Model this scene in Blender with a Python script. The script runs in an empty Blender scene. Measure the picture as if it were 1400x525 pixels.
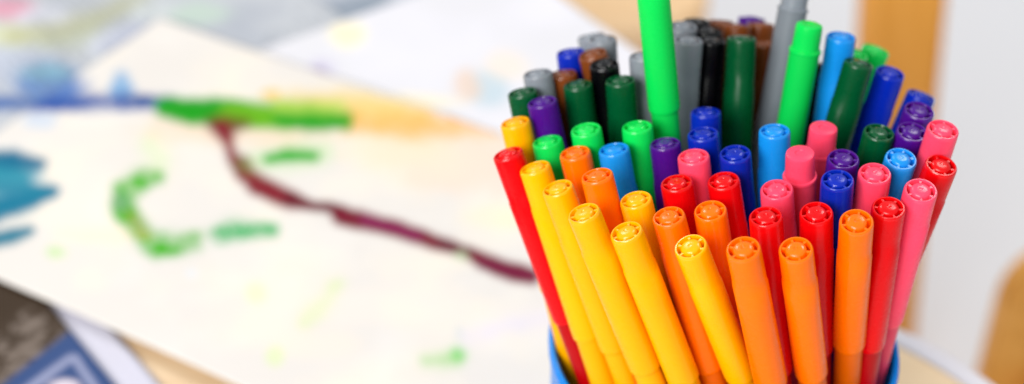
import bpy, bmesh, math, random
import numpy as np
from mathutils import Vector, Matrix, Quaternion

random.seed(5)
WORLD, KEY, FRONT, TOP, EXPO = 0.47, 12.0, 78.0, 18.0, 0.0
scene = bpy.context.scene
COL = scene.collection
PI = math.pi

# ------------------------------------------------------------------ camera
LENS, SENSOR, PITCH = 55.0, 36.0, math.radians(38)
CAMP = Vector((-0.05882553, -0.31917814, 0.38608044))
cam = bpy.data.cameras.new("camera")
cam_o = bpy.data.objects.new("camera", cam)
COL.objects.link(cam_o)
cam_o.location = CAMP
cam_o.rotation_euler = (PI / 2 - PITCH, 0, 0)
cam.lens = LENS; cam.sensor_width = SENSOR; cam.clip_start = 0.01; cam.clip_end = 100
cam.dof.use_dof = True
cam.dof.focus_distance = 0.372
cam.dof.aperture_fstop = 6.5
scene.camera = cam_o

FPX = LENS / SENSOR * 1400
def on_plane(u, v, z=0.0):
    """place on a real horizontal surface, measured once from the photograph"""
    d = Vector(((u - 700) / FPX, 0, 0)) + Vector((0, math.sin(PITCH), math.cos(PITCH))) * ((262.5 - v) / FPX) + Vector((0, math.cos(PITCH), -math.sin(PITCH)))
    t = (z - CAMP.z) / d.z
    return CAMP + d * t

# ------------------------------------------------------------------ helpers
def lin(c):
    return tuple(((x / 255) / 12.92 if x / 255 <= .04045 else ((x / 255 + .055) / 1.055) ** 2.4) for x in c)

def link(o, parent=None):
    COL.objects.link(o)
    if parent: o.parent = parent
    return o

def mesh_from_bm(name, bm, mat, smooth=True, angle=32):
    bmesh.ops.recalc_face_normals(bm, faces=bm.faces)
    if smooth:
        for f in bm.faces: f.smooth = True
        for e in bm.edges:
            if len(e.link_faces) == 2 and e.calc_face_angle(0) > math.radians(angle): e.smooth = False
    me = bpy.data.meshes.new(name)
    bm.to_mesh(me); bm.free()
    if mat: me.materials.append(mat)
    return me

def obj(name, me, parent=None):
    return link(bpy.data.objects.new(name, me), parent)

def empty(name, loc=(0, 0, 0)):
    o = bpy.data.objects.new(name, None); o.empty_display_size = .01
    o.location = loc
    return link(o)

def tag(o, label=None, cat=None, group=None, kind=None):
    if label: o["label"] = label
    if cat: o["category"] = cat
    if group: o["group"] = group
    if kind: o["kind"] = kind
    return o

def revolve(rings, segs=64, close_bottom=False, close_top=False, bm=None):
    bm = bm or bmesh.new()
    prev = None
    for r, z in rings:
        if r < 1e-7:
            cur = [bm.verts.new((0, 0, z))]
        else:
            cur = [bm.verts.new((r * math.cos(2 * PI * i / segs), r * math.sin(2 * PI * i / segs), z)) for i in range(segs)]
        if prev:
            n = max(len(cur), len(prev))
            for i in range(n):
                j = (i + 1) % n
                a = prev[i % len(prev)] if len(prev) > 1 else prev[0]
                b = prev[j] if len(prev) > 1 else None
                c = cur[j] if len(cur) > 1 else None
                d = cur[i] if len(cur) > 1 else cur[0]
                fs = [x for x in (a, b, c, d) if x is not None]
                if len(set(fs)) >= 3: bm.faces.new(fs)
        prev = cur
    return bm

def add_box(bm, c, s, rot=None):
    m = Matrix.Translation(c) @ (rot.to_4x4() if rot else Matrix.Identity(4)) @ Matrix.Diagonal((s[0], s[1], s[2], 1))
    return bmesh.ops.create_cube(bm, size=1, matrix=m)

def prism(poly, z0, z1, bevel=.0):
    bm = bmesh.new()
    vs = [bm.verts.new((x, y, z1)) for x, y in poly]
    f = bm.faces.new(vs)
    r = bmesh.ops.extrude_face_region(bm, geom=[f])
    for v in r["geom"]:
        if isinstance(v, bmesh.types.BMVert): v.co.z = z0
    if bevel:
        es = [e for e in bm.edges if abs(e.verts[0].co.z - e.verts[1].co.z) < 1e-6]
        bmesh.ops.bevel(bm, geom=es, offset=bevel, segments=3, affect='EDGES')
    return bm

def round_poly(pts, r, n=8):
    out = []
    m = len(pts)
    for i in range(m):
        p = Vector(pts[i]); a = (Vector(pts[i - 1]) - p).normalized(); b = (Vector(pts[(i + 1) % m]) - p).normalized()
        ang = a.angle(b); d = r / math.tan(ang / 2)
        c = p + (a + b).normalized() * (r / math.sin(ang / 2))
        s = p + a * d - c; e = p + b * d - c
        for k in range(n + 1):
            t = k / n
            v = s * math.cos((PI - ang) * t) + (e - s * math.cos(PI - ang)) / math.sin(PI - ang) * math.sin((PI - ang) * t)
            out.append(tuple(c + v))
    return out

# ------------------------------------------------------------------ materials
def new_mat(name):
    m = bpy.data.materials.new(name); m.use_nodes = True
    nt = m.node_tree
    return m, nt, nt.nodes["Principled BSDF"]

def plastic(name, rgb, rough=.27, sss=.12, radius=.004, spec=.12):
    m, nt, b = new_mat(name)
    N = nt.nodes; L = nt.links
    c = lin(rgb)
    tc = N.new("ShaderNodeTexCoord")
    oi = N.new("ShaderNodeObjectInfo")
    # small hue drift from pen to pen, faint streaks along the moulding
    mp = N.new("ShaderNodeMapping"); mp.inputs["Scale"].default_value = (900, 900, 60)
    L.new(tc.outputs["Object"], mp.inputs["Vector"])
    no = N.new("ShaderNodeTexNoise"); no.inputs["Scale"].default_value = 1.0; no.inputs["Detail"].default_value = 3
    L.new(mp.outputs[0], no.inputs["Vector"])
    hsv = N.new("ShaderNodeHueSaturation")
    hsv.inputs["Color"].default_value = (*c, 1)
    mr = N.new("ShaderNodeMapRange"); mr.inputs["To Min"].default_value = .96; mr.inputs["To Max"].default_value = 1.05
    L.new(oi.outputs["Random"], mr.inputs["Value"]); L.new(mr.outputs[0], hsv.inputs["Value"])
    L.new(hsv.outputs[0], b.inputs["Base Color"])
    n2 = N.new("ShaderNodeTexNoise"); n2.inputs["Scale"].default_value = 260; n2.inputs["Detail"].default_value = 4
    L.new(tc.outputs["Object"], n2.inputs["Vector"])
    rr = N.new("ShaderNodeMapRange"); rr.inputs["From Min"].default_value = .3; rr.inputs["From Max"].default_value = .75
    rr.inputs["To Min"].default_value = rough - .06; rr.inputs["To Max"].default_value = rough + .14
    L.new(n2.outputs["Fac"], rr.inputs["Value"]); L.new(rr.outputs[0], b.inputs["Roughness"])
    bu = N.new("ShaderNodeBump"); bu.inputs["Strength"].default_value = .02; bu.inputs["Distance"].default_value = .00003
    L.new(no.outputs["Fac"], bu.inputs["Height"]); L.new(bu.outputs[0], b.inputs["Normal"])
    b.inputs["IOR"].default_value = 1.5; b.inputs["Specular IOR Level"].default_value = spec
    b.inputs["Subsurface Weight"].default_value = sss
    b.inputs["Subsurface Radius"].default_value = (1, .6, .5)
    b.inputs["Subsurface Scale"].default_value = radius
    return m

RGB = dict(yellow=(255, 176, 0), orange=(255, 112, 0), red=(222, 4, 10), pink=(255, 72, 104), dgreen=(0, 78, 40), lgreen=(12, 214, 84),
           blue=(6, 38, 168), cyan=(20, 142, 226), purple=(70, 12, 128), brown=(122, 62, 24), black=(5, 5, 8), grey=(130, 136, 144))
PM = {k: plastic("plastic_" + k, v, rough=.24, sss=0 if k == 'black' else .12) for k, v in RGB.items()}
PT = {k: plastic("glossy_cap_end_" + k, v, rough=.2, sss=0 if k == 'black' else .12, spec=.4) for k, v in RGB.items()}
BF = dict(orange=.88, red=.80, pink=.92, yellow=.96)
PB = {k: plastic("barrel_plastic_" + k, tuple(x * BF.get(k, .93) for x in v), rough=.34, sss=0 if k == 'black' else .1) for k, v in RGB.items()}

def wood(name, c1, c2, axis=2, scale=1.0, rough=.45):
    m, nt, b = new_mat(name); N = nt.nodes; L = nt.links
    tc = N.new("ShaderNodeTexCoord"); mp = N.new("ShaderNodeMapping")
    s = [28 * scale] * 3; s[axis] = 2.2 * scale; mp.inputs["Scale"].default_value = s
    L.new(tc.outputs["Object"], mp.inputs["Vector"])
    no = N.new("ShaderNodeTexNoise"); no.inputs["Scale"].default_value = 1.6; no.inputs["Detail"].default_value = 7; no.inputs["Distortion"].default_value = .8
    L.new(mp.outputs[0], no.inputs["Vector"])
    cr = N.new("ShaderNodeValToRGB")
    cr.color_ramp.elements[0].position = .3; cr.color_ramp.elements[1].position = .72
    cr.color_ramp.elements[0].color = (*lin(c1), 1); cr.color_ramp.elements[1].color = (*lin(c2), 1)
    L.new(no.outputs["Fac"], cr.inputs[0]); L.new(cr.outputs[0], b.inputs["Base Color"])
    b.inputs["Roughness"].default_value = rough
    bu = N.new("ShaderNodeBump"); bu.inputs["Strength"].default_value = .15; bu.inputs["Distance"].default_value = .0004
    L.new(no.outputs["Fac"], bu.inputs["Height"]); L.new(bu.outputs[0], b.inputs["Normal"])
    return m

def plain(name, rgb, rough=.5, var=.06, scale=40):
    m, nt, b = new_mat(name); N = nt.nodes; L = nt.links
    tc = N.new("ShaderNodeTexCoord")
    no = N.new("ShaderNodeTexNoise"); no.inputs["Scale"].default_value = scale; no.inputs["Detail"].default_value = 5
    L.new(tc.outputs["Object"], no.inputs["Vector"])
    c = lin(rgb)
    cr = N.new("ShaderNodeValToRGB")
    cr.color_ramp.elements[0].position = .3; cr.color_ramp.elements[1].position = .7
    cr.color_ramp.elements[0].color = (*[x * (1 - var) for x in c], 1); cr.color_ramp.elements[1].color = (*[min(1, x * (1 + var)) for x in c], 1)
    L.new(no.outputs["Fac"], cr.inputs[0]); L.new(cr.outputs[0], b.inputs["Base Color"])
    b.inputs["Roughness"].default_value = rough
    return m

def painted_paper(name, rough=.62):
    m, nt, b = new_mat(name); N = nt.nodes; L = nt.links
    at = N.new("ShaderNodeAttribute"); at.attribute_name = "paint"
    L.new(at.outputs["Color"], b.inputs["Base Color"])
    tc = N.new("ShaderNodeTexCoord")
    no = N.new("ShaderNodeTexNoise"); no.inputs["Scale"].default_value = 700; no.inputs["Detail"].default_value = 5
    L.new(tc.outputs["Object"], no.inputs["Vector"])
    b.inputs["Specular IOR Level"].default_value = .18
    bu = N.new("ShaderNodeBump"); bu.inputs["Strength"].default_value = .3; bu.inputs["Distance"].default_value = .0002
    L.new(no.outputs["Fac"], bu.inputs["Height"]); L.new(bu.outputs[0], b.inputs["Normal"])
    b.inputs["Roughness"].default_value = rough
    return m

# ------------------------------------------------------------------ the pens
PEN_L, CAP_L = .150, .050
SECT = [-7, -5.6, 0, 5.6, 7, 18, 30, 42]
ANG = [math.radians(60 * k + a) for k in range(6) for a in SECT]
SPK = [abs(a) < 6 for k in range(6) for a in SECT]

def cap_mesh(mat):
    """origin at the middle of the cap's end face, cap hangs down to -CAP_L"""
    bm = bmesh.new()
    n = len(ANG)
    R_ = [(.0004, .00034, None), (.00055, .00052, None), (.0011, .0005, None), (.0017, .00042, None), (.0022, .00018, None), (.00246, -.0002, None),
          (.00252, -.0024, -.0002), (.00326, -.0024, -.0002), (.00336, -.00002, None), (.00342, .0001, None), (.0037, .00008, None), (.00392, -.00018, None), (.004, -.0006, None),
          (.00402, -.004, None), (.00404, -.008, None), (.00405, 's0', None), (.00422, 's1', None), (.00422, -.022, None), (.00421, -.035, None), (.0042, -.0488, None), (.00412, -.0496, None), (.00395, -.05, None), (.0036, -.05, None), (.0036, -.047, None)]
    c = bm.verts.new((0, 0, .0003))
    prev = None
    for r, z, zs in R_:
        cur = []
        for i, a in enumerate(ANG):
            zz = z
            if z == 's0': zz = -.0122 + .0016 * math.cos(2 * a)
            elif z == 's1': zz = -.0126 + .0016 * math.cos(2 * a)
            elif zs is not None and SPK[i]: zz = zs
            cur.append(bm.verts.new((r * math.cos(a), r * math.sin(a), zz)))
        for i in range(n):
            j = (i + 1) % n
            if prev: bm.faces.new((prev[i], cur[i], cur[j], prev[j]))
            else: bm.faces.new((c, cur[i], cur[j]))
        prev = cur
    for f in bm.faces:
        f.material_index = 1 if f.calc_center_median().z > -.0007 else 0
    me = mesh_from_bm("cap", bm, mat, angle=40); me.materials.append(PT[mat.name[8:]])
    return me

def barrel_mesh(mat):
    r = .0036
    bm = revolve([(0, 0), (.0022, 0), (.0026, .0004), (.0028, .004), (.0035, .0044), (r, .005), (r, .03), (r, .07), (r, .1), (.0035, PEN_L - CAP_L + .004), (0, PEN_L - CAP_L + .004)], 48)
    return mesh_from_bm("barrel", bm, mat)

def upturned_barrel_mesh(mat):
    r = .0040
    t = PEN_L - .0078
    bm = revolve([(0, 0), (r * .9, 0), (r, .0006), (r, .05), (r, t - .012), (.00405, t - .0006), (.00402, t - .0001), (.0038, t), (0, t)], 48)
    return mesh_from_bm("barrel", bm, mat)

def plug_mesh(mat):
    """end plug of a pen stored cap down: bead, ribbed stub, domed end with a ring mark"""
    bm = bmesh.new()
    n = 72
    t = PEN_L - .0078
    prof = [(.0036, t - .0004, 0), (.00415, t - .0001, 0), (.0043, t + .0003, 0), (.00415, t + .0008, 0), (.00372, t + .0010, 0), (.00366, t + .0016, 1), (.0036, t + .0054, 1), (.00356, t + .0070, 0),
            (.0034, t + .0076, 0), (.0028, t + .0079, 0), (.0013, t + .00785, 0), (.0011, t + .0076, 0), (.0005, t + .0076, 0)]
    prev = None
    for r, z, rib in prof:
        cur = []
        for i in range(n):
            rr = r - (.00007 if rib and i % 2 else 0)
            a = 2 * PI * i / n
            cur.append(bm.verts.new((rr * math.cos(a), rr * math.sin(a), z)))
        if prev:
            for i in range(n): bm.faces.new((prev[i], prev[(i + 1) % n], cur[(i + 1) % n], cur[i]))
        prev = cur
    bm.faces.new(prev)
    return mesh_from_bm("end_plug", bm, mat, angle=40)

CAPM = {k: cap_mesh(PM[k]) for k in RGB}
BARM = {k: barrel_mesh(PB[k]) for k in RGB}
PLUGM = {k: plug_mesh(PM[k]) for k in ('pink', 'grey', 'lgreen')}
UPM = {k: upturned_barrel_mesh(PB[k]) for k in ('pink', 'grey', 'lgreen')}
CNAME = dict(dgreen='dark green', lgreen='light green', cyan='light blue')
PENS = [
 ('dgreen', 'c', -0.05612, 0.02536, 0.15061, -0.027, -0.01537, 0.00898),
 ('purple', 'c', -0.05096, 0.01896, 0.15198, -0.01946, -0.01853, 0.00991),
 ('grey', 'c', -0.05195, 0.03328, 0.15138, -0.02789, -0.00787, 0.00893),
 ('brown', 'c', -0.04505, 0.03705, 0.14867, -0.02151, -0.00465, 0.00648),
 ('blue', 'c', -0.04259, 0.04596, 0.14999, -0.02408, 0.00257, 0.00747),
 ('grey', 'c', -0.03614, 0.06219, 0.14503, -0.00777, 0.00364, 0.00946),
 ('grey', 'c', -0.03368, 0.04994, 0.15169, -0.02293, 0.0114, 0.00713),
 ('brown', 'c', -0.03689, 0.04008, 0.1531, 0.00247, 0.01125, 0.01097),
 ('black', 'c', -0.03417, 0.03163, 0.15532, -0.01665, 0.0081, 0.0081),
 ('dgreen', 'c', -0.04124, 0.02768, 0.1514, -0.02077, -0.01174, 0.00798),
 ('dgreen', 'c', -0.03027, 0.02413, 0.1552, -0.01484, -0.00743, 0.00915),
 ('grey', 'c', -0.02346, 0.03455, 0.15622, -0.00882, -0.00874, 0.01284),
 ('lgreen', 'c', -0.02522, 0.02938, 0.19776, -0.0055, -0.0011, 0.05224),
 ('grey', 'c', -0.0111, 0.03993, 0.15767, -0.01615, 0.00124, 0.01241),
 ('grey', 'c', -0.01135, 0.05109, 0.15511, -0.01997, 0.0268, 0.00726),
 ('black', 'c', -0.00648, 0.0609, 0.15056, -0.01127, 0.02047, 0.00607),
 ('black', 'c', -0.00393, 0.05384, 0.15196, -0.01164, 0.01505, 0.0072),
 ('black', 'c', -0.00391, 0.04557, 0.15408, -0.01005, -0.00166, 0.01142),
 ('dgreen', 'c', 0.00352, 0.04121, 0.15756, 0.00226, -0.01412, 0.0173),
 ('brown', 'c', 0.00155, 0.0675, 0.14637, -0.0056, 0.01288, 0.00668),
 ('brown', 'c', 0.00532, 0.06099, 0.14918, -0.00437, -0.01277, 0.0181),
 ('brown', 'c', 0.01309, 0.06719, 0.14581, 0.00598, 0.00435, 0.00963),
 ('purple', 'c', 0.01217, 0.07744, 0.14164, -0.00218, -8e-05, 0.01325),
 ('brown', 'c', 0.01245, 0.05602, 0.14645, 0.01685, 0.00286, 0.00626),
 ('grey', 's', 0.01997, 0.05601, 0.16622, -0.00116, 0.00146, 0.02814),
 ('lgreen', 's', 0.02002, 0.03469, 0.16602, 0.00628, 0.00028, 0.0207),
 ('black', 'c', 0.02612, 0.05254, 0.14207, 0.01026, -0.00998, 0.00669),
 ('cyan', 'c', 0.0298, 0.03853, 0.15972, 0.02321, 0.01164, 0.01189),
 ('lgreen', 'c', 0.03526, 0.04389, 0.15087, 0.00992, 0.02289, 0.00452),
 ('lgreen', 'c', 0.0443, 0.05464, 0.14513, -0.0001, 0.0263, 0.00468),
 ('dgreen', 'c', 0.03312, 0.02886, 0.15761, 0.00484, -0.00775, 0.01432),
 ('blue', 'c', 0.04327, 0.03329, 0.15155, 0.01863, 0.02352, 0.00505),
 ('blue', 'c', 0.05354, 0.0354, 0.1428, 0.00919, -0.00112, 0.00505),
 ('purple', 'c', 0.04632, 0.01204, 0.15395, 0.03281, 0.02081, 0.00505),
 ('purple', 'c', 0.04262, 0.00283, 0.15392, 0.03849, 0.01642, 0.00505),
 ('dgreen', 'c', 0.03455, 0.00365, 0.15309, 0.02418, 0.00429, 0.00505),
 ('pink', 'c', 0.04815, -0.00372, 0.1593, 0.03833, 0.00767, 0.00979),
 ('red', 'c', 0.04644, -0.01289, 0.15509, 0.03193, 0.00454, 0.00673),
 ('cyan', 'c', 0.03761, -0.00857, 0.15387, 0.03242, 0.01366, 0.00569),
 ('pink', 'c', 0.02951, -0.01621, 0.15514, 0.03607, -0.00109, 0.00607),
 ('pink', 'c', 0.039, -0.02395, 0.15598, 0.04162, 0.00236, 0.0082),
 ('red', 'c', 0.03093, -0.02774, 0.15363, 0.0405, -0.01055, 0.00511),
 ('orange', 'c', 0.0216, -0.03565, 0.15579, 0.04076, -0.00509, 0.00995),
 ('blue', 'c', 0.01986, -0.01935, 0.15553, 0.03325, -0.00784, 0.00654),
 ('purple', 'c', 0.02324, -0.00876, 0.15402, 0.02856, -0.00118, 0.00505),
 ('pink', 's', 0.02025, 0.00381, 0.15458, 0.02142, -0.0029, 0.005),
 ('pink', 's', 0.01193, -0.01057, 0.15716, 0.02742, -0.00944, 0.00797),
 ('pink', 'c', 0.00543, -0.01963, 0.15284, 0.0285, -0.01579, 0.00505),
 ('cyan', 'c', 0.00757, 0.00205, 0.15471, 0.01951, -0.01626, 0.00631),
 ('blue', 'c', -0.00307, -0.00519, 0.15294, 0.01895, -0.00996, 0.00505),
 ('blue', 'c', -0.01018, 0.00412, 0.1523, 0.01203, -0.01722, 0.00553),
 ('blue', 'c', -0.0077, 0.01899, 0.14868, -0.00135, -0.02303, 0.00505),
 ('pink', 'c', -0.01357, -0.00617, 0.15276, 0.00957, -0.0227, 0.00552),
 ('red', 'c', -0.01837, -0.01475, 0.15108, 0.01019, -0.02906, 0.00505),
 ('red', 'c', -0.00681, -0.0141, 0.15127, 0.02388, -0.02234, 0.00505),
 ('purple', 'c', -0.01972, 0.00386, 0.14949, 0.00289, -0.02945, 0.0051),
 ('lgreen', 'c', -0.02654, 0.00944, 0.15078, -0.00779, -0.02063, 0.00511),
 ('cyan', 'c', -0.03296, 0.00119, 0.1496, -0.00491, -0.0298, 0.00558),
 ('lgreen', 'c', -0.03978, 0.00855, 0.15049, -0.01247, -0.01485, 0.00505),
 ('lgreen', 'c', -0.04971, 0.00891, 0.14649, -0.01767, -0.02699, 0.00505),
 ('yellow', 'c', -0.05803, 0.01431, 0.14871, -0.02482, -0.02325, 0.00723),
 ('red', 'c', -0.05995, 0.00195, 0.14765, -0.01138, -0.03394, 0.01001),
 ('yellow', 'c', -0.0531, -0.00391, 0.14762, -0.00941, -0.04066, 0.00874),
 ('yellow', 'c', -0.04761, -0.0138, 0.14876, 2e-05, -0.03559, 0.00799),
 ('orange', 'c', -0.04282, 0.00061, 0.14887, -0.01023, -0.02602, 0.00505),
 ('orange', 'c', -0.03815, -0.01629, 0.15453, -0.0023, -0.04179, 0.01086),
 ('yellow', 'c', -0.04181, -0.02963, 0.15358, 0.00886, -0.0409, 0.01248),
 ('yellow', 'c', -0.03188, -0.03384, 0.1512, 0.01807, -0.03775, 0.00966),
 ('yellow', 'c', -0.0287, -0.01993, 0.14991, 0.00769, -0.03533, 0.00526),
 ('orange', 'c', -0.02138, -0.02784, 0.15102, 0.01784, -0.03116, 0.00625),
 ('orange', 'c', -0.01104, -0.02473, 0.15033, 0.01805, -0.022, 0.00505),
 ('yellow', 'c', -0.01686, -0.03719, 0.14951, 0.033, -0.02198, 0.00861),
 ('orange', 'c', -0.00603, -0.04553, 0.15585, 0.03, -0.02818, 0.01128),
 ('orange', 'c', 0.00673, -0.04257, 0.15314, 0.03826, -0.01696, 0.00889),
 ('red', 'c', 0.00105, -0.03193, 0.15432, 0.02381, -0.03378, 0.00608),
 ('red', 'c', 0.01371, -0.02835, 0.15256, 0.0344, -0.01292, 0.00505),
]
LABELS = [
 'dark green pen furthest left of the dark greens, just behind the leaning yellow pen',
 'dark purple pen at the left side, between a dark green and a light green pen',
 'single blurred light grey pen at the back left, behind the leftmost purple pen',
 'brown pen at the left, directly behind the leftmost of the side by side dark greens',
 'small out of focus royal blue pen tip at the back left, beside a brown pen',
 'left one of two touching grey pens at the very back left',
 'right one of two touching grey pens at the very back left',
 'brown pen at the back left, in front of the pair of grey pens',
 'black pen at the left, wedged between brown and dark green pens',
 'dark green pen at the left, directly left of the black pen',
 'dark green pen right of the black pen, left of the tall light green pen',
 'grey pen almost hidden behind the left edge of the tall light green pen',
 'tallest light green pen, its cap running out of the top of the picture',
 'grey pen just right of the tall light green pen, front one of its pair',
 'blurred grey pen tip behind another grey pen, right of the tall light green pen',
 'blurred black pen tip furthest back in the black cluster',
 'middle tip of the black cluster behind the blue pens',
 'front black pen, left of the sharp dark green pen at the top middle',
 'tall dark green pen at the top middle, directly right of the black pens',
 'leftmost of the blurred brown pen tips at the very back',
 'middle blurred brown pen tip directly behind the top middle dark green pen',
 'rightmost blurred brown pen tip at the very back, next to the tall grey pen',
 'blurred purple pen tip peeking out between brown pens at the very back',
 'brown pen squeezed between the top middle dark green pen and the tall grey pen',
 'tall leaning grey pen with a narrow end plug, right of the brown tips',
 'light green pen with a stubby ribbed end plug, right of the tall grey pen',
 'black pen mostly hidden behind the light green pen with the stubby plug',
 'light blue pen out of focus at the back, right of the stubby light green pen',
 'left one of two overlapping light green tips at the back right, mostly hidden',
 'right one of two overlapping light green tips at the back right',
 'dark green pen leaning right in front of the pair of light green tips',
 'royal blue pen leaning right, beside the leaning dark green pen at the back right',
 'rightmost royal blue pen tip at the back right, above the purple pens',
 'purple pen directly in front of the rightmost blue tip',
 'purple pen between a dark green pen and the outer pink pen at the right',
 'dark green pen at the right with a sharp spoked end, left of a purple pen',
 'pink pen furthest right, leaning out above the red one',
 'red pen furthest right, leaning out over the pale floor',
 'light blue pen at the right, between two pink pens and below the dark green one',
 'pink pen left of the light blue pen at the right, behind the front red pen',
 'long pink pen in the right foreground, its barrel reaching down to the cup rim',
 'red pen in the right foreground, between the upright orange and the long pink pen',
 'upright orange pen in the right foreground, rightmost of the orange ones',
 'dark blue pen right of the stubby pink pens, in front of a purple pen',
 'purple pen tucked behind the dark blue pen, right of the stubby pink pens',
 'rear one of two pink pens stored cap down with stubby end plugs',
 'front one of two pink pens stored cap down with stubby end plugs',
 'pink pen with a spoked cap end, left of the stubby pink pens',
 'light blue pen in the middle, standing behind the spoked pink pen',
 'royal blue pen in the middle, front and rightmost of the three blue pens',
 'royal blue pen in the middle, directly in front of another royal blue one',
 'royal blue pen in the middle, rearmost of the row of three',
 'pink pen in the middle between a purple and a royal blue pen',
 'red pen in the middle left of the pink one, behind an orange pen',
 'red pen in the middle between the royal blue and an orange pen',
 'dark purple pen right of the light green pens in the middle left',
 'light green pen right of the light blue one, rightmost of the three short light greens',
 'light blue pen at the left between light green and orange pens',
 'middle one of the three short light green pens, behind the orange pens',
 'leftmost light green pen, behind the leftmost yellow pens and beside the purple one',
 'yellow pen at the far left, leaning out behind the red pen',
 'long red pen at the far left edge, leaning out over the painting',
 'slim yellow pen leaning left right beside the far left red pen',
 'second yellow pen right of the far left red pen, leaning left',
 'rear orange pen at the left, behind the other orange pen and below the light greens',
 'front orange pen at the left, directly below the light blue pen',
 'third yellow pen right of the far left red pen, in the left foreground',
 'fourth yellow pen in the left foreground, left of a long orange pen',
 'yellow pen set back between two orange pens, behind the left foreground row',
 'orange pen between two foreground yellow pens, left of the centre',
 'orange pen behind the frontmost yellow pen, in front of a red pen',
 'frontmost yellow pen in the centre foreground, rightmost of all the yellows',
 'orange pen in the foreground directly right of the frontmost yellow pen',
 'orange pen in the foreground, middle one of the three big orange ones',
 'red pen between and behind the two slanting foreground orange pens',
 'red pen left of the upright orange pen, behind the middle foreground orange pen',
]
assert len(LABELS) == len(PENS), (len(LABELS), len(PENS))
for i, (col, kind, tx, ty, tz, bx, by, bz) in enumerate(PENS):
    T = Vector((tx, ty, tz)); B = Vector((bx, by, bz)); ax = (T - B).normalized()
    B = T - ax * PEN_L
    root = empty("felt_tip_pen", B)
    q = Vector((0, 0, 1)).rotation_difference(ax) @ Quaternion((0, 0, 1), random.uniform(0, 2 * PI))
    root.rotation_mode = 'QUATERNION'; root.rotation_quaternion = q
    tag(root, LABELS[i], "felt tip pen", "felt tip pens standing in the blue cup")
    if kind == 'c':
        obj("barrel", BARM[col], root)
        c = obj("cap", CAPM[col], root); c.location = (0, 0, PEN_L)
    else:
        obj("barrel", UPM[col], root); obj("end_plug", PLUGM[col], root)

# ------------------------------------------------------------------ the cup
M_cup = plastic("blue_cup_plastic", (0, 128, 220), rough=.22, sss=.1)
cup = empty("cup", (0, 0, .0)); tag(cup, "round bright blue plastic cup crammed full of felt tip pens", "cup")
bm = revolve([(0, .0005), (.0445, .0005), (.0460, .0015), (.0466, .004), (.0476, .045), (.0480, .0805), (.0474, .0808), (.0468, .078), (.0463, .045), (.0458, .0045), (0, .004)], 128)
obj("cup_wall", mesh_from_bm("cup_wall", bm, M_cup), cup)
bm = revolve([(.04702, .0804), (.0467, .0822), (.0468, .0846), (.0475, .0853), (.0483, .0850), (.0487, .0838), (.0486, .0812), (.0481, .0804), (.04702, .0804)], 128)
obj("rim", mesh_from_bm("rim", bm, M_cup), cup)

# ------------------------------------------------------------------ floor
M_floor = plain("pale_floor", (240, 240, 243), .45, .03, 1.3)
bm = bmesh.new(); bmesh.ops.create_grid(bm, x_segments=1, y_segments=1, size=15)
fl = obj("floor", mesh_from_bm("floor", bm, M_floor, smooth=False)); fl.location.z = -.55; tag(fl, kind="structure")

# ------------------------------------------------------------------ tables
M_top = wood("beige_laminate", (214, 182, 142), (226, 198, 160), axis=0, scale=1.2, rough=.4)
M_stool_top = wood("stool_laminate", (244, 210, 164), (248, 218, 176), axis=0, scale=1.2, rough=.4)
M_white = plain("white_edge", (232, 227, 232), .35, .02, 60)
M_leg = plain("table_leg_metal", (150, 152, 156), .35, .03, 60)
tb = empty("table", (0, 0, -.55)); tag(tb, "beige laminate table under the paintings and magazines", "table")
def tl(x, y): return (x, y)
a1 = Vector((-.63, .777)); b1 = Vector((-.777, -.63)); c0 = Vector((.043, .222))
quad = [c0, c0 + a1 * 1.2, c0 + a1 * 1.2 + b1 * .65, c0 + b1 * .65]
bm = prism(round_poly([tuple(p) for p in quad], .03), -.024, 0, .002)
o = obj("tabletop", mesh_from_bm("tabletop", bm, M_top), tb); o.location.z = .55
for p, s in ((.07, .07), (1.13, .07), (1.13, .58), (.07, .58)):
    q = c0 + a1 * p + b1 * s
    bm = revolve([(0, 0), (.02, 0), (.02, .005), (.016, .01), (.018, .526), (0, .526)], 32)
    o = obj("leg", mesh_from_bm("leg", bm, M_leg), tb); o.location = (q.x, q.y, 0)

st = empty("stool", (.012, .002, -.55)); tag(st, "small round stool with beige top and white rim that carries the cup", "stool")
SR = .1165
bm = revolve([(0, .528), (SR - .014, .528), (SR - .012, .5305), (SR - .0095, .5499), (0, .5499)], 128)
obj("seat", mesh_from_bm("seat", bm, M_stool_top), st)
bm = revolve([(SR - .0092, .531), (SR - .0092, .5503), (SR - .007, .5512), (SR - .002, .5508), (SR, .549), (SR, .532), (SR - .002, .5292), (SR - .009, .529), (SR - .0092, .531)], 128)
obj("rim", mesh_from_bm("rim", bm, M_white), st)
for k in range(3):
    a = PI / 6 + k * 2 * PI / 3
    bm = bmesh.new()
    bmesh.ops.create_cone(bm, cap_ends=True, segments=24, radius1=.011, radius2=.014, depth=.535)
    o = obj("leg", mesh_from_bm("leg", bm, M_leg), st)
    o.location = (.085 * math.cos(a), .085 * math.sin(a), .265); o.rotation_euler = (math.sin(a) * .1, -math.cos(a) * .1, 0)

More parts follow.
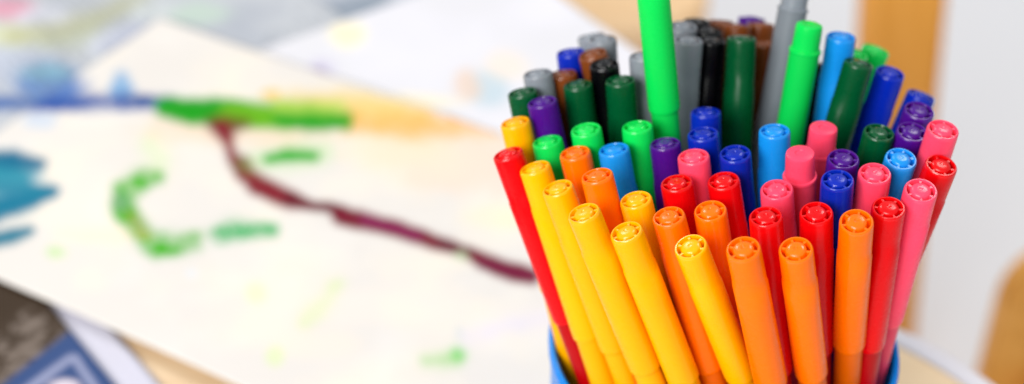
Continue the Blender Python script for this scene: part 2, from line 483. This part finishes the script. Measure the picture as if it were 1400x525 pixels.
# ------------------------------------------------------------------ papers
rng = np.random.default_rng(11)
def vnoise(x, y, s, seed):
    """smooth value noise on numpy arrays"""
    r = np.random.default_rng(seed).random((257, 257))
    X = x / s + 500; Y = y / s + 500
    xi = np.floor(X).astype(int); yi = np.floor(Y).astype(int); fx = X - xi; fy = Y - yi
    fx = fx * fx * (3 - 2 * fx); fy = fy * fy * (3 - 2 * fy)
    g = lambda a, b: r[a % 257, b % 257]
    return (g(xi, yi) * (1 - fx) + g(xi + 1, yi) * fx) * (1 - fy) + (g(xi, yi + 1) * (1 - fx) + g(xi + 1, yi + 1) * fx) * fy
def fbm(x, y, s, seed): return .55 * vnoise(x, y, s, seed) + .3 * vnoise(x, y, s / 2.1, seed + 1) + .15 * vnoise(x, y, s / 4.3, seed + 2)

def photo_xy(P):
    d = P - np.array(CAMP)
    F = np.array([0, math.cos(PITCH), -math.sin(PITCH)]); U = np.array([0, math.sin(PITCH), math.cos(PITCH)])
    z = d @ F
    return 700 + FPX * d[:, 0] / z, 262.5 - FPX * (d @ U) / z

class Ink:
    """the paint on one sheet, laid down in the sheet's own plane"""
    def __init__(s, P, base):
        s.u, s.v = photo_xy(P); s.x, s.y = P[:, 0], P[:, 1]
        s.c = np.tile(np.array(lin(base)) * .79, (len(P), 1))
    def mix(s, a, rgb):
        a = np.clip(a, 0, 1)[:, None]; s.c = s.c * (1 - a) + np.array(lin(rgb)) * a
    def stroke(s, pts, rgb, alpha=1.0, soft=2.0, rag=3.0, seed=1, dry=0.0):
        """pts: (u, v, halfwidth)"""
        best = np.full(len(s.u), 1e9)
        pts = [(a, b, c * 1.3 + 1.2) for a, b, c in pts]
        for (x0, y0, w0), (x1, y1, w1) in zip(pts[:-1], pts[1:]):
            dx, dy = x1 - x0, y1 - y0; l2 = dx * dx + dy * dy + 1e-9
            t = np.clip(((s.u - x0) * dx + (s.v - y0) * dy) / l2, 0, 1)
            d = np.hypot(s.u - x0 - t * dx, (s.v - y0 - t * dy)) - (w0 + (w1 - w0) * t)
            best = np.minimum(best, d)
        best = best + (fbm(s.x, s.y, .006, seed) - .5) * 2.8 * rag
        a = 1 / (1 + np.exp(np.clip(best / (soft * 2.6) * 2, -30, 30)))
        if dry: a = a * (1 - dry * (fbm(s.x, s.y, .004, seed + 7) > .55))
        s.mix(a * alpha, rgb)
    def blob(s, u, v, ru, rv, rgb, alpha=1.0, seed=1, soft=.25):
        d = np.hypot((s.u - u) / ru, (s.v - v) / rv) + (fbm(s.x, s.y, .008, seed) - .5) * .7
        s.mix(alpha / (1 + np.exp(np.clip((d - 1) / soft * 2, -30, 30))), rgb)

def sheet(name, org, ang, w, h, z, step, mat, paintfn, base, wave=.0, thick=.0005, parent=None):
    """paper rectangle from corner org: width along ang, height to the right-hand side of it"""
    nx, ny = max(2, int(w / step)), max(2, int(h / step))
    e1 = np.array([math.cos(ang), math.sin(ang)]); e2 = np.array([math.sin(ang), -math.cos(ang)])
    A, B = np.meshgrid(np.linspace(0, w, nx), np.linspace(0, h, ny), indexing='ij')
    X = org[0] + A * e1[0] + B * e2[0]; Y = org[1] + A * e1[1] + B * e2[1]
    Z = z + wave * (vnoise(X, Y, .07, 31) + .4 * vnoise(X, Y, .03, 33))
    P = np.stack([X.ravel(), Y.ravel(), Z.ravel()], 1)
    me = bpy.data.meshes.new(name)
    idx = np.arange(nx * ny).reshape(nx, ny)
    F = np.stack([idx[:-1, :-1].ravel(), idx[:-1, 1:].ravel(), idx[1:, 1:].ravel(), idx[1:, :-1].ravel()], 1)
    me.vertices.add(len(P)); 
    O = P[0].copy(); me.vertices.foreach_set("co", (P - O).ravel())
    me.loops.add(F.size); me.polygons.add(len(F))
    me.loops.foreach_set("vertex_index", F.ravel()); me.polygons.foreach_set("loop_start", np.arange(0, F.size, 4))
    me.update(calc_edges=True); me.validate()
    for p in me.polygons: p.use_smooth = True
    ink = Ink(P, base); paintfn(ink)
    at = me.color_attributes.new("paint", 'FLOAT_COLOR', 'POINT')
    at.data.foreach_set("color", np.concatenate([np.clip(ink.c, 0, 1), np.ones((len(P), 1))], 1).ravel())
    me.materials.append(mat)
    if me.polygons[0].normal.z < 0: me.flip_normals()
    o = obj(name, me, parent); o.location = tuple(O)
    md = o.modifiers.new("thickness", 'SOLIDIFY'); md.thickness = thick; md.offset = -1
    return o

M_paper = painted_paper("painted_paper")
M_gloss = painted_paper("printed_paper", .6)

def paint_main(k):
    S = k.stroke
    k.mix((fbm(k.x, k.y, .03, 3) - .42) * 1.3, (246, 234, 212))
    k.mix((fbm(k.x, k.y, .02, 9) - .5) * .8, (236, 232, 226))
    # warm wash below the branch
    k.blob(330, 175, 130, 26, (234, 208, 180), .7, 4); k.blob(640, 225, 110, 40, (232, 210, 190), .7, 5)
    k.blob(540, 200, 70, 30, (238, 220, 192), .7, 6)
    # yellow and orange band
    S([(385, 148, 10), (440, 142, 12), (520, 150, 14), (575, 158, 10)], (228, 196, 96), .85, 4, 6, 21)
    S([(478, 168, 9), (540, 172, 12), (620, 171, 11), (700, 166, 9), (800, 168, 8)], (240, 174, 78), .85, 3, 6, 22, .2)
    k.blob(370, 128, 13, 6, (248, 190, 70), .75, 8)
    # blue trunk line and wash
    k.blob(70, 118, 42, 22, (64, 112, 178), .95, 31); k.blob(62, 100, 34, 12, (130, 175, 190), .7, 32)
    k.blob(166, 118, 15, 18, (90, 155, 205), .8, 33); k.blob(75, 140, 40, 8, (70, 100, 190), .7, 34)
    S([(-20, 144, 9), (20, 140, 8), (70, 143, 8), (130, 140, 8), (180, 139, 8), (226, 141, 7)], (0, 70, 150), .95, 1.6, 3.5, 23, .25)
    k.blob(0, 143, 22, 6, (6, 60, 90), .8, 35); k.blob(200, 137, 22, 5, (8, 70, 130), .8, 36)
    k.blob(58, 166, 22, 12, (170, 195, 225), .5, 37)
    # green foliage bar
    S([(226, 148, 10), (262, 153, 14), (300, 152, 13), (330, 154, 12)], (0, 148, 0), 1, 1.4, 2.5, 24)
    S([(318, 156, 13), (352, 158, 13), (392, 158, 13)], (96, 170, 6), 1, 1.6, 3, 25)
    S([(388, 160, 11), (420, 160, 14), (470, 165, 9)], (8, 150, 4), 1, 1.6, 3, 26)
    S([(380, 145, 5), (430, 147, 6), (465, 149, 5)], (170, 205, 80), .8, 2, 3, 27)
    # dark red branch
    S([(292, 170, 7), (318, 170, 8), (338, 168, 4)], (96, 50, 10), .85, 2, 2, 28)
    S([(303, 176, 8), (311, 190, 7), (315, 206, 5), (322, 220, 6), (334, 238, 9), (352, 252, 10), (372, 263, 10), (396, 272, 9), (424, 281, 3)], (122, 0, 28), 1, 1.5, 2.2, 29)
    k.blob(334, 226, 15, 12, (112, 84, 48), .95, 41)
    S([(396, 272, 6), (424, 281, 3.5), (440, 283, 5), (452, 284, 5), (466, 291, 7)], (96, 10, 30), 1, 1.2, 1, 42)
    S([(462, 288, 2), (467, 296, 9), (490, 300, 9), (520, 307, 8), (550, 315, 8), (590, 330, 7), (615, 336, 6), (640, 346, 6), (655, 353, 7), (680, 365, 9), (705, 372, 10), (727, 377, 8)], (112, 0, 34), 1, 1.3, 2, 43)
    S([(500, 300, 5), (540, 311, 4), (570, 322, 5)], (130, 20, 84), .8, 1.3, 2, 44, .5)
    S([(605, 333, 3), (640, 345, 3)], (84, 40, 50), .8, 1.3, 1, 45)
    S([(660, 360, 6), (700, 372, 7), (726, 377, 6)], (108, 0, 58), .6, 1.3, 1, 46)
    # green leaf loop
    S([(214, 243, 6), (192, 246, 11), (172, 262, 14), (168, 282, 13), (180, 300, 12), (196, 320, 11), (212, 336, 12), (240, 334, 11), (268, 328, 7)], (64, 168, 20), 1, 2, 4.5, 47, .3)
    k.blob(166, 276, 13, 14, (110, 160, 110), .85, 48); k.blob(196, 322, 13, 8, (150, 170, 60), .7, 50)
    S([(180, 296, 5), (192, 312, 6)], (150, 140, 50), .5, 2, 2, 49)
    S([(298, 320, 8), (322, 314, 9), (350, 315, 7), (374, 314, 5)], (52, 168, 92), .95, 2, 4, 51, .4)
    S([(352, 220, 8), (395, 212, 12), (440, 210, 10)], (176, 216, 140), .55, 4, 4, 52)
    S([(366, 217, 4), (392, 212, 6), (430, 214, 5)], (0, 160, 8), 1, 1.4, 1.5, 53)
    S([(205, 200, 8), (220, 218, 8)], (200, 226, 160), .5, 4, 4, 54)
    # teal patches at the far left
    k.blob(10, 250, 46, 36, (60, 146, 170), .9, 55)
    S([(-20, 224, 12), (20, 222, 11), (54, 223, 6)], (0, 100, 134), 1, 1.6, 3, 56)
    S([(-10, 240, 10), (30, 242, 8)], (30, 134, 156), .9, 2, 3, 60)
    S([(-20, 292, 12), (15, 281, 11), (44, 271, 10), (72, 262, 6)], (0, 112, 142), 1, 1.6, 3, 57)
    S([(-10, 328, 7), (18, 322, 7), (42, 315, 4)], (0, 112, 138), 1, 1.6, 2, 58)
    k.blob(24, 258, 40, 9, (14, 120, 146), .8, 59)
    # loose smudges
    k.blob(76, 345, 15, 10, (186, 218, 150), .7, 61); k.blob(130, 322, 50, 12, (244, 226, 200), .6, 62)
    S([(418, 438, 6), (432, 424, 9), (448, 410, 6), (458, 392, 6)], (206, 222, 160), .7, 3, 4, 63)
    k.blob(350, 402, 14, 14, (244, 232, 180), .6, 64); k.blob(376, 486, 12, 14, (212, 226, 170), .7, 65)
    k.blob(262, 374, 9, 6, (214, 222, 232), .6, 66)
    S([(582, 494, 4), (606, 493, 7), (624, 488, 8)], (166, 206, 140), .8, 2.5, 3, 67)
    k.blob(626, 485, 9, 9, (110, 200, 95), .75, 68, .5)
    k.blob(628, 456, 8, 12, (205, 210, 205), .5, 69); k.blob(630, 350, 10, 8, (190, 215, 170), .5, 70)
    S([(640, 462, 5), (690, 446, 6), (735, 436, 9), (780, 430, 8)], (214, 206, 238), .4, 4, 4, 71, .2)
    k.blob(708, 300, 22, 14, (216, 226, 200), .5, 72); k.blob(700, 295, 60, 20, (244, 226, 180), .3, 73)
    k.blob(435, 470, 60, 20, (240, 226, 206), .35, 74); k.blob(500, 420, 110, 26, (240, 228, 214), .3, 75)

e_ang = math.radians(-30)
main_o = sheet("painting", (-.2215, .300), e_ang, .285, .172, .0036, .0011, M_paper, paint_main, (247, 241, 234), wave=.0016, thick=.0006)
tag(main_o, "large cream sheet with a dark red branch and green strokes painted on it", "painting")

def paint_white(k):
    k.mix((fbm(k.x, k.y, .04, 13) - .4) * .8, (238, 236, 246))
    k.blob(475, 46, 24, 17, (248, 236, 190), .8, 14)
    k.blob(436, 106, 12, 16, (128, 90, 140), .8, 15); k.blob(440, 92, 20, 12, (200, 195, 220), .5, 15); k.blob(440, 122, 26, 7, (240, 200, 140), .6, 16)
    k.blob(668, 122, 30, 24, (184, 204, 214), .8, 17); k.blob(640, 116, 18, 20, (226, 198, 176), .7, 18)
    k.blob(690, 90, 30, 22, (236, 222, 206), .7, 19); k.blob(560, 138, 70, 10, (246, 232, 190), .6, 20)
o = sheet("paper_sheet", (-.059, .357), math.radians(-55), .20, .19, .0016, .0015, M_paper, paint_white, (244, 243, 248), wave=0, thick=.0005)

tag(o, "white drawing sheet with a few faint smudges, lying behind the large painting", "paper sheet")

def paint_news(k):
    k.mix((fbm(k.x, k.y, .03, 23) - .38) * 1.6, (158, 164, 176))
    S = k.stroke
    k.blob(14, 12, 34, 16, (214, 150, 168), .9, 24); k.blob(60, 25, 40, 14, (206, 208, 220), .8, 24)
    k.blob(10, 50, 34, 16, (212, 214, 176), .8, 25)
    S([(20, 52, 8), (70, 46, 10), (110, 34, 9), (150, 18, 7), (190, 2, 7)], (176, 176, 128), .8, 4, 5, 26)
    S([(60, 62, 7), (100, 56, 7), (130, 44, 6)], (180, 186, 160), .7, 4, 4, 27)
    S([(130, 62, 5), (160, 52, 6), (190, 34, 5)], (204, 208, 224), .8, 3, 4, 28)
    S([(150, 68, 3), (180, 48, 3), (215, 30, 3)], (150, 156, 176), .8, 3, 3, 29)
    k.blob(30, 90, 50, 30, (186, 194, 212), .7, 30); k.blob(270, 18, 40, 14, (186, 204, 190), .8, 30)
    k.blob(66, 112, 46, 24, (84, 126, 182), .9, 32); k.blob(60, 98, 34, 12, (128, 176, 186), .6, 33); S([(-20, 142, 7), (30, 141, 6), (60, 143, 5)], (0, 84, 160), .9, 2, 2, 34)
    k.blob(205, 14, 30, 14, (200, 206, 206), .8, 33)
    # columns of small print
    a = k.x * .643 - k.y * .766; b = k.x * .766 + k.y * .643
    rows = (np.sin(b * 2 * PI / .004) > .1) & (fbm(k.x, k.y, .003, 40) > .42) & (fbm(k.x, k.y, .05, 41) > .5)
    k.mix(rows * .35, (90, 94, 104))
o = sheet("newspaper", (-.25, .44), math.radians(-50), .215, .25, .0012, .0013, M_gloss, paint_news, (208, 212, 218), thick=.0006)
tag(o, "open grey blue newspaper with pale pictures at the far left corner", "newspaper")

def paint_mag(k):
    k.mix((fbm(k.x, k.y, .03, 53) - .4) * .8, (186, 194, 206))
    S = k.stroke
    S([(335, 50, 10), (370, 34, 14), (420, 22, 14), (470, 10, 10), (520, -4, 8)], (128, 140, 154), .95, 3, 5, 54)
    S([(345, 58, 4), (400, 46, 5), (470, 26, 4), (540, 4, 4)], (140, 152, 164), .8, 2, 3, 55)
    S([(300, 20, 5), (350, 8, 5), (400, -4, 5)], (170, 180, 190), .7, 3, 4, 56)
    S([(250, 40, 4), (300, 14, 4), (330, 0, 4)], (216, 214, 208), .8, 3, 4, 57)
    S([(270, 50, 3), (320, 56, 3), (345, 58, 2)], (120, 130, 150), .8, 2, 2, 58)
o = sheet("magazine", (-.100, .402), math.radians(-55), .17, .25, .0022, .0014, M_gloss, paint_mag, (206, 210, 220), thick=.0012)
o.location.z -= .0011
tag(o, "grey magazine page between the newspaper and the white drawing sheet", "magazine")

def paint_dark(k):
    S = k.stroke
    k.mix((fbm(k.x, k.y, .02, 63) - .4) * .7, (44, 32, 22))
    for q in range(5):
        for w in range(9):
            t0 = w / 9 + random.uniform(0, .03); t1 = t0 + random.uniform(.05, .085)
            x0, y0, x1, y1 = -60 + q * 17, 500 + q * 9, 45 + q * 17, 424 + q * 9
            S([(x0 + (x1 - x0) * t0, y0 + (y1 - y0) * t0, 2.6), (x0 + (x1 - x0) * t1, y0 + (y1 - y0) * t1, 2.6)], (150, 136, 126), .5, 2, 3, 64 + q, .9)
    # blue lower half with a pale square frame
    e = (k.v - 525) + (k.u - 4) * (525 - 452) / 92
    k.mix(1 / (1 + np.exp(np.clip(-e / 1.5, -30, 30))), (52, 76, 124))
    S([(20, 545, 3), (96, 490, 3), (102, 490, 3), (140, 545, 3)], (166, 170, 198), .75, 1, .6, 70)
    k.blob(86, 528, 20, 9, (226, 214, 222), .9, 72)
o = sheet("magazine", (-.247, .130), math.radians(-52), .12, .13, .0026, .0008, M_gloss, paint_dark, (66, 50, 34), thick=.0014)
tag(o, "dark brown and blue magazine with pale lettering under the near corner of the painting", "magazine")
def paint_card(k): k.mix((fbm(k.x, k.y, .02, 83) - .4) * .5, (214, 212, 232))
o = sheet("card", (-.223, .120), math.radians(-52), .12, .11, .0012, .002, M_gloss, paint_card, (228, 226, 240), thick=.0008)
tag(o, "pale lilac card sticking out between the dark magazine and the painting", "card")

# ------------------------------------------------------------------ wooden things beyond the table
M_wood = wood("honey_wood", (214, 146, 50), (236, 174, 86), axis=2)
M_pale = wood("pale_birch", (244, 204, 152), (250, 216, 172), axis=0)
def ray_to_y(u, v, y):
    d = Vector(((u - 700) / FPX, 0, 0)) + Vector((0, math.sin(PITCH), math.cos(PITCH))) * ((262.5 - v) / FPX) + Vector((0, math.cos(PITCH), -math.sin(PITCH)))
    return CAMP + d * ((y - CAMP.y) / d.y)
p1 = ray_to_y(1233, 0, .62); p0 = ray_to_y(1203, 400, .62)
dirp = (p1 - p0).normalized()
foot = p0 + dirp * ((-.55 - p0.z) / dirp.z)
post = empty("wooden_post", foot); tag(post, "upright honey coloured wooden post behind the right half of the pens", "post")
post.rotation_mode = 'QUATERNION'; post.rotation_quaternion = Vector((0, 0, 1)).rotation_difference(dirp)
bm = bmesh.new(); add_box(bm, (0, 0, .42), (.058, .026, .84))
bmesh.ops.bevel(bm, geom=list(bm.edges), offset=.005, segments=3, affect='EDGES')
obj("upright", mesh_from_bm("upright", bm, M_wood), post)
bm = bmesh.new(); add_box(bm, (0, .02, .006), (.07, .22, .03)); bmesh.ops.bevel(bm, geom=list(bm.edges), offset=.004, segments=2, affect='EDGES')
obj("foot", mesh_from_bm("foot", bm, M_wood), post)

# round pale seat at the back
s = ray_to_y(838, -22, .62)
stl = empty("wooden_stool", (s.x, s.y, -.55)); tag(stl, "pale birch wooden stool standing behind the table's right edge", "stool")
hz = s.z + .55
bm = revolve([(0, hz - .03), (.06, hz - .03), (.066, hz - .027), (.067, hz - .006), (.063, hz), (0, hz)], 64)
obj("seat", mesh_from_bm("seat", bm, M_pale), stl)
for k in range(4):
    a = PI / 4 + k * PI / 2
    bm = bmesh.new(); bmesh.ops.create_cone(bm, cap_ends=True, segments=20, radius1=.009, radius2=.012, depth=hz - .02)
    o = obj("leg", mesh_from_bm("leg", bm, M_pale), stl); o.location = (.047 * math.cos(a), .047 * math.sin(a), (hz - .02) / 2)

# chair at the right: only the rounded corner of its back shows
yc = .40
c_tl = ray_to_y(1386, 322, yc); c_b = ray_to_y(1345, 525, yc)
ch = empty("chair", (c_tl.x + .16, yc, -.55)); tag(ch, "honey coloured wooden chair whose rounded back corner shows at the right edge", "chair")
zt = c_tl.z + .55; wch = .32
def rrect(w, z0, z1, r, n=10):
    return round_poly([(-w / 2, z0), (w / 2, z0), (w / 2, z1), (-w / 2, z1)], r, n)
bm = prism(rrect(wch, zt - .17, zt, .05), -.008, .008, .003)
o = obj("backrest", mesh_from_bm("backrest", bm, M_wood), ch); o.rotation_euler = (PI / 2, 0, 0)
bm = prism(rrect(.32, -.15, .15, .04), zt - .33, zt - .312, .004)
o = obj("seat", mesh_from_bm("seat", bm, M_wood), ch); o.location = (0, -.17, 0)
for sx in (-.12, .12):
    for sy, top in ((-.02, zt - .10), (-.29, zt - .33)):
        bm = bmesh.new(); bmesh.ops.create_cone(bm, cap_ends=True, segments=20, radius1=.011, radius2=.013, depth=top)
        o = obj("leg", mesh_from_bm("leg", bm, M_wood), ch); o.location = (sx, sy, top / 2)

# ------------------------------------------------------------------ light
w = bpy.data.worlds.new("World"); scene.world = w; w.use_nodes = True
bg = w.node_tree.nodes["Background"]; bg.inputs["Color"].default_value = (.93, .96, 1, 1); bg.inputs["Strength"].default_value = WORLD
def area(name, loc, target, sx, sy, power, col=(1, 1, 1)):
    l = bpy.data.lights.new(name, 'AREA'); l.shape = 'RECTANGLE'; l.size = sx; l.size_y = sy; l.energy = power; l.color = col
    o = link(bpy.data.objects.new(name, l)); o.location = loc
    o.rotation_euler = (Vector(target) - Vector(loc)).to_track_quat('-Z', 'Y').to_euler()
area("window_light", (-1.1, 1.7, 1.7), (0, 0, 0), .5, .6, KEY, (1, .985, .96))
area("front_window_light", (-1.3, -1.7, 1.5), (0, 0, .05), 1.5, 1.2, FRONT, (1, .985, .965))  # large soft fill added behind the camera to brighten the pen fronts
area("ceiling_light", (.9, 1.3, 2.1), (.3, .9, -.55), .8, .8, TOP, (1, .98, .95))  # overhead fill added to lift the floor beyond the table
scene.view_settings.view_transform = 'Standard'; scene.view_settings.look = 'None'
scene.view_settings.exposure = EXPO; scene.view_settings.gamma = 1
scene.render.engine = 'CYCLES'
scene.cycles.max_bounces = 8; scene.cycles.diffuse_bounces = 4
scene.cycles.use_denoising = True
